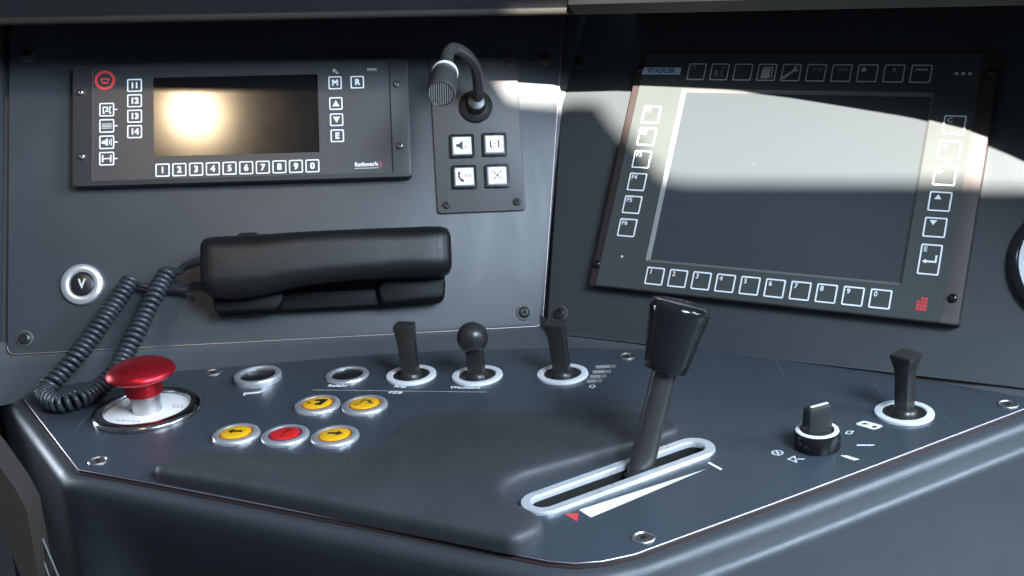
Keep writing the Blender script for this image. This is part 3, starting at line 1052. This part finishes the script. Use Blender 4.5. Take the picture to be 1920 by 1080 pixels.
ZR = 12.0
for i, c in enumerate('1234567890'):
    key(radio, -87.9 + i * 14.24, 40.9, ZR, 12.6, 12.2, text_mb(c, 7.6, 0, -0.2, 0.34, 1.0, KZ))
for i in range(4):
    key(radio, -111.4, 117.6 - i * 13.9, ZR, 13.2, 12.2, text_mb(str(11 + i), 7.2, 0, -0.2, 0.34, 1.0, KZ))
ic = [text_mb('[2[', 6.6, 0, 0, 0.22, 1.0, KZ),
      km([[(-4.2, 2.2 - 1.3 * k), (4.2, 2.2 - 1.3 * k), (4.2, 1.5 - 1.3 * k), (-4.2, 1.5 - 1.3 * k)] for k in range(4)]),
      km([[(-4.2, 1.3), (-2.2, 1.3), (0.8, 3.6), (0.8, -3.6), (-2.2, -1.3), (-4.2, -1.3)], [(1.9, 2.0), (2.6, 2.2), (2.6, -2.2), (1.9, -2.0)], [(3.4, 3.0), (4.1, 3.2), (4.1, -3.2), (3.4, -3.0)]]),
      km([[(-4.0, 3.2), (-2.8, 3.2), (-2.8, -3.2), (-4.0, -3.2)], [(4.0, 3.2), (2.8, 3.2), (2.8, -3.2), (4.0, -3.2)], [(-2.8, 0.5), (2.8, 0.5), (2.8, -0.5), (-2.8, -0.5)]])]
for i in range(4):
    key(radio, -135.0, 96.3 - i * 14.6, ZR, 13.2, 12.6, ic[i], tick=True, legend_ink='print_grey' if i == 1 else 'print_white')
key(radio, 61.9, 115.8, ZR, 12.2, 12.4, text_mb('M', 7.4, 0, -0.2, 0.34, 1.0, KZ))
key(radio, 81.4, 115.9, ZR, 12.4, 12.0, text_mb('R', 7.4, 0, -0.2, 0.34, 1.0, KZ))
key(radio, 62.1, 96.8, ZR, 12.2, 12.0, km([[(-3.2, -2.6), (3.2, -2.6), (0, 3.0)]]))
key(radio, 62.3, 82.0, ZR, 12.2, 12.0, km([[(-3.2, 2.8), (3.2, 2.8), (0, -2.8)]]))
key(radio, 62.5, 67.4, ZR, 12.2, 12.0, text_mb('E', 7.4, 0, -0.2, 0.34, 1.0, KZ))
em = part('emergency_call_key', MB().lathe([(9.0, 0), (9.0, 0.35), (0, 0.35)], 40), 'key_foil', radio, T(-136.6, 122.8, ZR))
part('key_outline', open_lathe([(8.8, 0.3), (8.8, 0.5), (6.4, 0.5), (6.4, 0.3)], 40), 'print_red', em)
part('legend', km([[(-3.6, 2.0), (3.6, 2.0), (4.0, -0.6), (2.0, -0.6), (1.8, 0.6), (-1.8, 0.6), (-2.0, -0.6), (-4.0, -0.6)], [(-3.0, -1.4), (3.0, -1.4), (2.6, -3.2), (-2.6, -3.2)]]), 'print_red', em, smooth=0)
part('lettering', text_mb('MMIC', 3.4, 94.8, 127.2, 0.12, 1.0, ZR), 'print_grey', radio, smooth=0)
m = MB()
for x0, y0, x1, y1 in ((60.0, 126.6, 64.2, 125.6), (60.2, 128.2, 63.0, 127.6), (63.2, 125.2, 64.8, 124.4)):
    bar(m, x0, y0, x1, y1, 1.2, ZR + 0.12)
part('key_mark', m, 'print_grey', radio, smooth=0)
part('brand_lettering', text_mb('funkwerk', 5.4, 87.0, 41.0, 0.20, 0.98, ZR), 'print_white', radio, smooth=0)
part('brand_underline', bar(MB(), 76.6, 37.6, 97.6, 37.6, 0.7, ZR + 0.12), 'print_grey', radio, smooth=0)
m = MB()
arc = [(98.0 + 2.6 * math.cos(math.radians(a)), 40.6 + 3.4 * math.sin(math.radians(a))) for a in range(-70, 71, 14)]
arc2 = [(98.0 + 1.5 * math.cos(math.radians(a)), 40.6 + 2.4 * math.sin(math.radians(a))) for a in range(70, -71, -14)]
poly_mark(m, arc + arc2, ZR + 0.12)
poly_mark(m, circle(1.0, 12, 98.2, 40.6), ZR + 0.12)
part('brand_wave', m, 'print_pink', radio, smooth=0)
for x, y in [(-157.0, 112.2), (-155.8, 54.9), (116.0, 113.3), (116.9, 56.7)]:
    screw_head(radio, x, y, 11.0, r=2.9, washer=False, material='steel_screw', rot=10)

# intercom plate with four lit buttons
ip = thing('intercom_panel', FL, 0, 0, PL, 'dark grey metal plate carrying four lit square intercom buttons', 'intercom')
part('plate', MB().prism(round_poly([(147.8, -3.0), (225.8, -2.4), (224.8, 140.0), (146.0, 139.6)], 3), 0, 3.0), 'intercom_plate', ip, bevel=0.5)
for x, y in [(155.9, 4.4), (218.4, 5.2), (153.4, 133.0), (217.6, 133.0)]:
    screw_head(ip, x, y, 2.6, r=3.5, washer=False, material='intercom_plate')


def phone_icon(cx, cy, s, flip=1):
    pts = []
    for a in range(-62, 63, 12):
        pts.append((cx + flip * (-2.2 + 3.6 * (1 - math.cos(math.radians(a)))) * s * 0.6, cy + 4.4 * math.sin(math.radians(a)) * s))
    inner = [(x + flip * 1.5 * s, y * 0.9 + cy * 0.1) for x, y in reversed(pts)]
    return pts + inner


ib = [('speaker', [[(-5.4, 1.6), (-3.0, 1.6), (0.6, 4.6), (0.6, -4.6), (-3.0, -1.6), (-5.4, -1.6)], [(1.8, 2.6), (2.4, 2.8), (3.2, 1.2), (2.6, 1.0)], [(2.6, 0.2), (3.2, 0.2), (3.2, -2.4), (2.6, -2.4)], [(4.0, 3.8), (4.6, 3.8), (4.8, -3.6), (4.2, -3.6)]]),
      ('phones', [phone_icon(-3.2, 0, 1.0, 1), phone_icon(3.2, 0, 1.0, -1), [(-1.6, 0.5), (1.6, 0.5), (1.6, -0.5), (-1.6, -0.5)]]),
      ('sos', [[(-5.6, 4.0), (-3.6, 4.8), (-3.0, 2.2), (-4.2, 1.4), (-3.2, -1.6), (-1.8, -1.8), (0.2, -4.0), (-1.4, -5.4), (-3.8, -4.0), (-5.8, -0.4)]]),
      ('cross', [[(-4.6, 4.2), (-4.0, 4.8), (4.6, -4.0), (4.0, -4.6)], [(4.6, 4.2), (4.0, 4.8), (-4.6, -4.0), (-4.0, -4.6)]])]
for (nm, polys), (x, y) in zip(ib, [(171.8, 57.2), (200.8, 57.8), (172.6, 28.9), (201.8, 29.0)]):
    b = part('lit_button', MB().ring(rrect(21.6, 21.0, 1.4, 3), rrect(17.4, 16.8, 0.8, 3), 0, 3.4), 'gloss_black', ip, T(x, y, 3.0), bevel=0.4, seg=1)
    part('bezel', MB().loft([[(px, py, z) for px, py in rrect(a, c, 0.8, 3)] for a, c, z in ((17.4, 16.8, 2.4), (15.0, 14.4, 3.6))], None, False, False), 'matt_aluminium', b)
    part('lens', MB().prism(rrect(15.0, 14.4, 0.8, 3), 0.5, 3.6), 'lit_white', b, bevel=0.2, seg=1)
    mk = km(polys, 3.72)
    if nm == 'sos':
        s_ = text_mb('SOS', 3.8, 3.0, 0.6, 0.10, 1.0, 3.62)
        mk.add(s_.v, s_.f)
    part('symbol', mk, 'print_black', b, smooth=0)

# microphone on a gooseneck
mic = thing('microphone', FL, 185.7, 93.8, PL + 3, 'black gooseneck microphone with slotted round head above the lit buttons', 'microphone')
part('base_flange', MB().lathe([(15.0, 0), (15.2, 1.6), (14.6, 3.0), (12.2, 4.4), (9.4, 5.4), (8.4, 8.0), (8.0, 14.0), (7.2, 15.4), (5.5, 15.8)], 44), 'satin_black', mic)
gp = [(0, 0, 2), (1.5, 6.9, 24), (-1.1, 17.8, 49), (-7.5, 22.7, 65), (-16.0, 25.1, 77), (-22.6, 23.3, 85), (-26.9, 15.5, 93), (-28.6, 6.0, 100), (-29.9, -1.0, 107)]


def catmull(pts, n):
    P = [Vector(p) for p in pts]
    P = [P[0] * 2 - P[1]] + P + [P[-1] * 2 - P[-2]]
    out = []
    for i in range(1, len(P) - 2):
        for j in range(n):
            t = j / n
            a, b, c, d = P[i - 1], P[i], P[i + 1], P[i + 2]
            out.append(0.5 * ((2 * b) + (c - a) * t + (2 * a - 5 * b + 4 * c - d) * t * t + (3 * b - a - 3 * c + d) * t ** 3))
    out.append(P[-2])
    return out


gl = catmull(gp, 8)
part('gooseneck', MB().tube(gl, [4.9 + 1.1 * max(0.0, (k / len(gl) - 0.55) / 0.45) for k in range(len(gl))], 20), 'mic_metal', mic, smooth=60)
h0, h1 = Vector((-27.6, 8.5, 97.0)), Vector((-36.2, -36.0, 141.0))
ax = (h1 - h0).normalized()
xa = Vector((1, 0, 0))
xa = (xa - ax * xa.dot(ax)).normalized()
ya = ax.cross(xa)
h0 = h0 + ax * 13.0
HM = Matrix(((xa.x, ya.x, ax.x, h0.x * MM), (xa.y, ya.y, ax.y, h0.y * MM), (xa.z, ya.z, ax.z, h0.z * MM), (0, 0, 0, 1)))
L_ = 45.0
head = part('head', open_lathe([(6.4, -5), (6.8, 0), (8.8, 3.6), (9.7, 5.6), (9.9, 6.6), (9.9, 9.8), (10.2, 10.2), (10.6, 20), (11.2, 32), (11.6, L_ - 4.0), (11.5, L_ - 1.6), (11.0, L_ - 0.3), (10.4, L_), (9.9, L_ - 0.4), (9.7, L_ - 1.5)], 44), 'mic_metal', mic, HM)
part('grille_back', MB().lathe([(9.8, L_ - 2.6), (9.7, L_ - 1.5), (0, L_ - 1.5)], 32), 'void_black', head)
part('ring', open_lathe([(9.8, 6.4), (10.5, 6.8), (10.8, 8.1), (10.5, 9.5), (9.9, 10.0)], 44), 'matt_aluminium', head)
gm = MB()
for i in range(-5, 6):
    x = i * 1.75
    hh = math.sqrt(max(0.1, 9.6 ** 2 - x * x))
    gm.box(x - 0.38, x + 0.38, -hh, hh, L_ - 1.4, L_ - 0.5)
part('grille', gm, 'grille_bar', head, smooth=0)

# V button
t = thing('vigilance_button', FL, -158.0, -54.8, PL, 'round silver-rimmed button marked V at the left of the panel', 'push button')
part('bezel', open_lathe([(18.0, 0), (18.0, 1.6), (17.2, 3.6), (14.8, 4.8), (12.4, 4.8), (10.8, 4.2), (10.2, 3.2), (10.0, 1.0)]), 'aluminium', t)
c = part('cap', MB().lathe([(10.0, 1.0), (9.8, 2.6), (9.0, 3.0), (0, 3.1)], 40), 'dark_cap', t)
part('legend', text_mb('V', 11.5, 0, 0.2, 0.25, 0.85, 3.1), 'print_grey', c, smooth=0)

# telephone handset in its cradle
cr = thing('handset_cradle', FL, 0, 0, PL, 'black plastic wall cradle under the telephone handset', 'cradle')
part('back_plate', MB().prism(round_poly([(-46, -84), (151, -81), (153, -18), (-46, -20)], 8), 0, 9), 'cradle_plastic', cr, bevel=1.5)
part('lower_rest', MB().prism(round_poly([(-44, -86.5), (8, -86.0), (14, -78), (14, -70), (-44, -70)], 5), 0, 24), 'cradle_plastic', cr, bevel=2.5, seg=3)
part('lower_rest', MB().prism(round_poly([(96, -84.5), (150, -82.0), (152, -64), (101, -62), (93, -70)], 5), 0, 24), 'cradle_plastic', cr, bevel=2.5, seg=3)
part('middle_bar', MB().prism(round_poly([(10, -85.5), (99, -84.5), (99, -70), (10, -70)], 2), 0, 15), 'cradle_plastic', cr, bevel=1.5, seg=3)
for x in (-16, 110):
    part('hook', MB().prism(round_poly([(x - 12, -24), (x + 12, -24), (x + 8, -16.4), (x - 8, -16.4)], 3), 0, 12), 'cradle_plastic', cr, bevel=1.2)

hs = thing('telephone_handset', FL, 0, 0, PL, 'long black telephone handset hung sideways on the left panel', 'handset')
hr = []
for x, yb, yt, zb, zt, r in ((-52.6, -60, -33, 20, 38, 5), (-51.6, -66, -29, 15, 44, 9), (-49.0, -71, -26.0, 12, 47.5, 12), (-44, -75, -24.4, 10.4, 49.6, 15), (-30, -77.4, -23.8, 10, 50.4, 17),
                              (-8, -76.2, -23.6, 10.6, 50.8, 17), (8, -73, -23.3, 14, 51.0, 16), (24, -70, -23.1, 20, 51.2, 14), (50, -67.2, -22.7, 23, 51.4, 13.5), (78, -65.6, -22.3, 23, 51.4, 13.5),
                              (96, -65.4, -22.0, 19, 51.2, 14), (114, -65, -21.8, 12, 50.8, 15), (138, -65.4, -21.4, 11, 50.2, 15), (149, -64.0, -22.0, 12, 49, 13), (154.6, -61, -24, 15, 46.5, 10), (157.0, -56, -29, 20, 42, 6)):
    pl = rrect(yt - yb, zt - zb, min(r, (zt - zb) / 2 - 0.5), 6, (yt + yb) / 2, (zt + zb) / 2)
    hr.append([(x, a, b) for a, b in pl])
rings_fine = []
for i in range(len(hr) - 1):
    k = 3
    for j in range(k):
        tt = j / k
        rings_fine.append([tuple(Vector(p) * (1 - tt) + Vector(q) * tt) for p, q in zip(hr[i], hr[i + 1])])
rings_fine.append(hr[-1])
part('grip', MB().loft(rings_fine), 'handset_plastic', hs, smooth=60)

# coiled cord
ctrl = [(-0.3359, 0.1976, 0.0697), (-0.3402, 0.1887, 0.062), (-0.3498, 0.1689, 0.0454), (-0.3602, 0.1488, 0.029), (-0.3705, 0.1305, 0.0146),
        (-0.3789, 0.1177, 0.0057), (-0.384, 0.1092, -0.0014), (-0.3750, 0.0939, -0.0031), (-0.363, 0.0865, -0.0035), (-0.352, 0.091, -0.0025),
        (-0.3425, 0.1061, -0.0002), (-0.331, 0.1196, 0.0105), (-0.3267, 0.132, 0.0204), (-0.3213, 0.1468, 0.0333), (-0.3151, 0.1644, 0.049),
        (-0.3081, 0.1842, 0.067), (-0.3025, 0.1949, 0.077)]
cp = lerp_list([tuple(p * 1000) for p in catmull(ctrl, 8)], 900)
length = sum((cp[i] - cp[i - 1]).length for i in range(1, len(cp)))
PITCH = 4.9
hel = []
nrm = None
dist = 0.0
for i, p in enumerate(cp):
    tn = (cp[min(i + 1, len(cp) - 1)] - cp[max(i - 1, 0)]).normalized()
    nrm = tn.orthogonal().normalized() if nrm is None else (nrm - tn * nrm.dot(tn)).normalized()
    bi = tn.cross(nrm)
    if i:
        dist += (p - cp[i - 1]).length
    a = 2 * math.pi * (dist + 1.6 * math.sin(dist * 0.035) + 0.5 * math.sin(dist * 0.17)) / PITCH
    rr = 5.7 + 0.25 * math.sin(dist * 0.11)
    hel.append(p + (nrm * math.cos(a) + bi * math.sin(a)) * rr)
print('cord length', length, 'turns', length / PITCH)
cord = thing('coiled_cord', Matrix(), 0, 0, 0, 'dark coiled telephone cord looping down from handset onto desk', 'cord')
cord.matrix_world = Matrix.Translation(Vector(ctrl[8]) + Vector((0, 0, -0.0075)))
CI = cord.matrix_world.inverted()
part('coil', MB().tube([CI @ (p * MM) for p in hel], 0.0023, 8), 'cord_rubber', cord, smooth=80, scale=1.0)
lead1 = catmull([hel[0] * MM, (-0.3242, 0.1978, 0.0635), (-0.3080, 0.2005, 0.0606), (-0.2880, 0.1990, 0.0590)], 6)
lead2 = catmull([hel[-1] * MM, (-0.2950, 0.1945, 0.0765), (-0.2870, 0.1925, 0.0816), (-0.2700, 0.1805, 0.0883)], 6)
part('lead', MB().tube([CI @ p for p in lead1], 0.0024, 8), 'cord_rubber', cord, smooth=80, scale=1.0)
part('lead', MB().tube([CI @ p for p in lead2], 0.0034, 8), 'cord_rubber', cord, smooth=80, scale=1.0)

# ------------------------------------------------------------------ right panel: display monitor
mon = thing('display_monitor', FRR, 0, 0, PR, 'large dark control monitor framed by outlined keys on the right panel', 'monitor')
MZ = 10.0
S = (-109.0, 100.6, -77.0, 78.4)
part('housing', MB().holed(round_poly([(-156.2, -102.4), (144.6, -102.4), (144.6, 112.0), (-156.2, 112.0)], 2), [[(S[0] - 0.5, S[2] - 0.5), (S[1] + 0.5, S[2] - 0.5), (S[1] + 0.5, S[3] + 0.5), (S[0] - 0.5, S[3] + 0.5)]], 0, MZ - 0.6), 'monitor_rail', mon, bevel=0.5)
hole = round_poly([(S[0], S[2]), (S[1], S[2]), (S[1], S[3]), (S[0], S[3])], 2, 3)
part('keypad_foil', MB().holed([(-149.6, -101.6), (132.4, -101.6), (132.4, 111.2), (-149.6, 111.2)], [hole], MZ - 0.7, MZ), 'monitor_foil', mon, smooth=0)
inner = round_poly([(S[0] + 3.0, S[2] + 2.6), (S[1] - 2.6, S[2] + 2.6), (S[1] - 2.6, S[3] - 2.6), (S[0] + 3.0, S[3] - 2.6)], 1.2, 3)
part('screen_bevel', MB().loft([[(x, y, MZ - 0.02) for x, y in ccw(hole)], [(x, y, MZ - 2.6) for x, y in ccw(inner)]], None, False, False), 'monitor_bevel', mon, smooth=0)
part('screen', MB().prism(offset(ccw(inner), -0.3), MZ - 6, MZ - 2.7), 'monitor_glass', mon, smooth=0)


def tl(s, size=4.6, x=-5.6, y=4.2, bold=0.10):
    return text_mb(s, size, x, y, bold, 1.0, KZ, align='LEFT')


for i, c in enumerate('1234567890'):
    key(mon, -97.8 + i * 20.53, -89.1, MZ, 16.6, 15.6, tl(c, 5.6, -5.4, 3.4), lw=1.15, pad_mat='monitor_foil')
for i in range(6):
    key(mon, -132.4 + 0.1 * i, 53.6 - i * 20.6, MZ, 16.8, 16.6, tl('F%d' % (i + 1), 5.6, -6.0, 4.0), lw=1.15, pad_mat='monitor_foil')
SHADE_INK = 'print_grey'  # stands for white ink; the hood's shade is put into its grey
wrench = [[(-6.0, -3.4), (-4.6, -5.2), (2.6, 1.0), (4.2, 0.6), (6.4, 2.8), (4.0, 2.6), (3.4, 3.8), (5.0, 5.6), (2.4, 5.2), (1.0, 3.4), (1.4, 2.2)], [(-7.0, -4.0), (-5.2, -3.2), (-4.2, -4.8), (-5.6, -6.4)]]
lst = [[(-3.4, 4.8), (5.4, 4.8), (5.4, 3.6), (-3.4, 3.6)], [(-4.4, 3.0), (3.0, 3.0), (3.0, -5.4), (-4.4, -5.4)], [(4.2, 3.0), (5.2, 3.0), (5.2, -4.6), (4.2, -4.6)]]
ring8 = MB()
loop(ring8, circle(2.2, 16, -3.6, 3.8), 0.6, KZ + 0.08)
voice = km([[(-4.2, 1.6), (-1.8, 1.6), (-1.8, -3.2), (-4.2, -3.2)], [(2.0, 4.6), (5.2, 5.0), (4.2, 4.0), (3.0, 3.6), (2.6, 1.0), (1.4, 0.4), (2.6, -0.4), (2.6, -3.2), (4.4, -3.6), (2.2, -4.6), (1.6, -1.2)]])
tops = [(ring8, 'print_shaded'), (voice, 'print_shaded'), (km([[(-4.2, 5.2), (-3.4, 5.2), (-3.6, 1.6), (-4.0, 1.6)]]), 'print_shaded'), (km(lst), SHADE_INK), (km(wrench), SHADE_INK),
        (text_mb('V>0', 5.0, 0.4, 2.6, 0.05, 1.0, KZ), 'print_shaded'), (text_mb('V=0', 5.0, 0.4, 2.6, 0.05, 1.0, KZ), 'print_shaded'),
        (km([circle(2.0, 12, -3.2, 3.0)]), SHADE_INK), (km([[(-1.4, 4.8), (0.6, 4.2), (0.8, 2.4), (-1.4, 1.4), (-0.4, 3.0)]]), SHADE_INK), (km([[(-4.4, 4.0), (4.6, 4.0), (4.6, 2.8), (-4.4, 2.8)]]), SHADE_INK)]
for i, (lg, ink) in enumerate(tops):
    key(mon, -99.0 + i * 20.8, 94.0, MZ, 16.6, 15.8, lg, lw=0.95, ink='print_grey', legend_ink=ink, pad_mat='monitor_foil')  # outlines greyed too, as painted shade under the hood
rl = [tl('C', 5.6, -5.6, 3.6), km([[(-5.2, 3.4), (-2.0, 5.6), (-2.0, 1.2)]]), km([[(-5.0, 5.6), (-5.0, 1.2), (-1.8, 3.4)]]), km([[(-4.6, 1.6), (1.0, 1.6), (-1.8, 5.6)]]), km([[(-4.6, 5.6), (1.0, 5.6), (-1.8, 1.6)]])]
for i in range(5):
    key(mon, 119.3 - 0.4 * i, 52.2 - i * 20.55, MZ, 17.0, 16.2, rl[i], lw=1.15, pad_mat='monitor_foil')
em_ = tl('E', 5.4, -5.6, 7.6)
ar = km([[(-5.4, -1.6), (-2.6, 0.2), (-2.6, -0.9), (3.6, -0.9), (3.6, 3.6), (5.0, 3.6), (5.0, -2.3), (-2.6, -2.3), (-2.6, -3.4)]])
em_.add(ar.v, ar.f)
key(mon, 117.9, -55.2, MZ, 16.2, 24.4, em_, lw=1.15, pad_mat='monitor_foil')
b = part('brand_badge', MB().box(-18, 18, -3.2, 3.2, 0, 0.25), 'badge_silver', mon, T(-132.0, 94.5, MZ), smooth=0)
part('brand_lettering', text_mb('STADLER', 5.6, 0, -0.1, 0.24, 1.12, 0.27), 'print_blue', b, smooth=0)
m = MB()
for k in range(3):
    poly_mark(m, circle(1.5, 12, 114.6 + 5.0 * k, 94.6), MZ + 0.15)
part('indicator_dots', m, 'print_grey', mon, smooth=0)
m = MB()
for r_ in range(4):
    for c_ in range(3):
        if r_ == 0 and c_ == 0:
            continue
        x0, y0 = 113.6 + 2.7 * c_, -84.4 - 2.7 * r_
        poly_mark(m, [(x0, y0), (x0 + 2.2, y0), (x0 + 2.2, y0 - 2.2), (x0, y0 - 2.2)], MZ + 0.15)
part('maker_emblem', m, 'print_red', mon, smooth=0)
part('light_sensor', MB().lathe([(1.1, 0), (1.1, 0.3), (0, 0.4)], 12), 'print_grey', mon, T(-131.0, -75.0, MZ))
for x, y in [(-152.6, -83.6), (138.4, -82.8), (-152.6, 96.2), (140.0, 96.2)]:
    screw_head(mon, x, y, MZ - 1.4, r=3.4, washer=False, material='gloss_black')

# gauge at the right edge
g = thing('round_gauge', FRR, 220.0, -45.0, PR, 'round black gauge with white ring cut off by the right picture edge', 'gauge')
part('housing', open_lathe([(49, 0), (49, 5.0), (47.5, 7.4), (45.5, 8.2), (43.6, 8.0), (42.6, 6.6), (42.6, 1.0)], 72), 'gloss_black', g)
part('white_ring', open_lathe([(42.4, 4.0), (41.8, 5.4), (38.8, 5.4), (38.2, 4.0)], 72), 'matt_aluminium', g)
part('dial', MB().lathe([(38.4, 1.0), (38.4, 4.0), (0, 4.0)], 64), 'dark_cap', g)

# cabinet edge and metal strip at the lower left
cab = thing('side_cabinet', Matrix(), 0, 0, 0, 'brown cabinet edge in the lower left corner below the desk', 'cabinet')
cab.matrix_world = Matrix.Translation((-0.345, -0.06, -0.10))
pts = [(-0.120, 0.075), (-0.0056, 0.1118), (0.0071, 0.0887), (0.0127, 0.0744), (0.0146, 0.0473), (0.0163, 0.020), (0.0166, -0.08), (0.008, -0.08), (-0.0085, 0.066), (-0.120, 0.066)]
pts = [(-0.120, 0.210), (-0.030, 0.150), (-0.0056, 0.1118), (0.0071, 0.0887), (0.0127, 0.0744), (0.0146, 0.0473), (0.0163, 0.020), (0.0170, -0.06), (0.012, 0.0), (-0.0065, 0.066), (-0.060, 0.150), (-0.120, 0.180)]
cm = MB()
rx = Matrix.Rotation(math.radians(90), 4, 'X')
cm.prism(pts, -0.012, 0.012, rx)
part('curved_edge', cm, 'cabinet_brown', cab, smooth=30, scale=1.0)
ms = thing('metal_strip', Matrix(), 0, 0, 0, 'thin dull metal rails running down beside the brown cabinet', 'rail')
ms.matrix_world = Matrix.Translation((-0.3355, -0.055, -0.0535))
for k in range(2):
    part('rail', MB().tube([(0.0045 * k, 0.0, 0.0), (0.009 + 0.0062 * k, -0.006, -0.026), (0.020 + 0.0075 * k, -0.014, -0.058)], 0.0011, 6), 'radio_black', ms, scale=1.0)

# ------------------------------------------------------------------ render settings
scene.render.engine = 'CYCLES'
scene.cycles.use_denoising = True
scene.cycles.max_bounces = 8
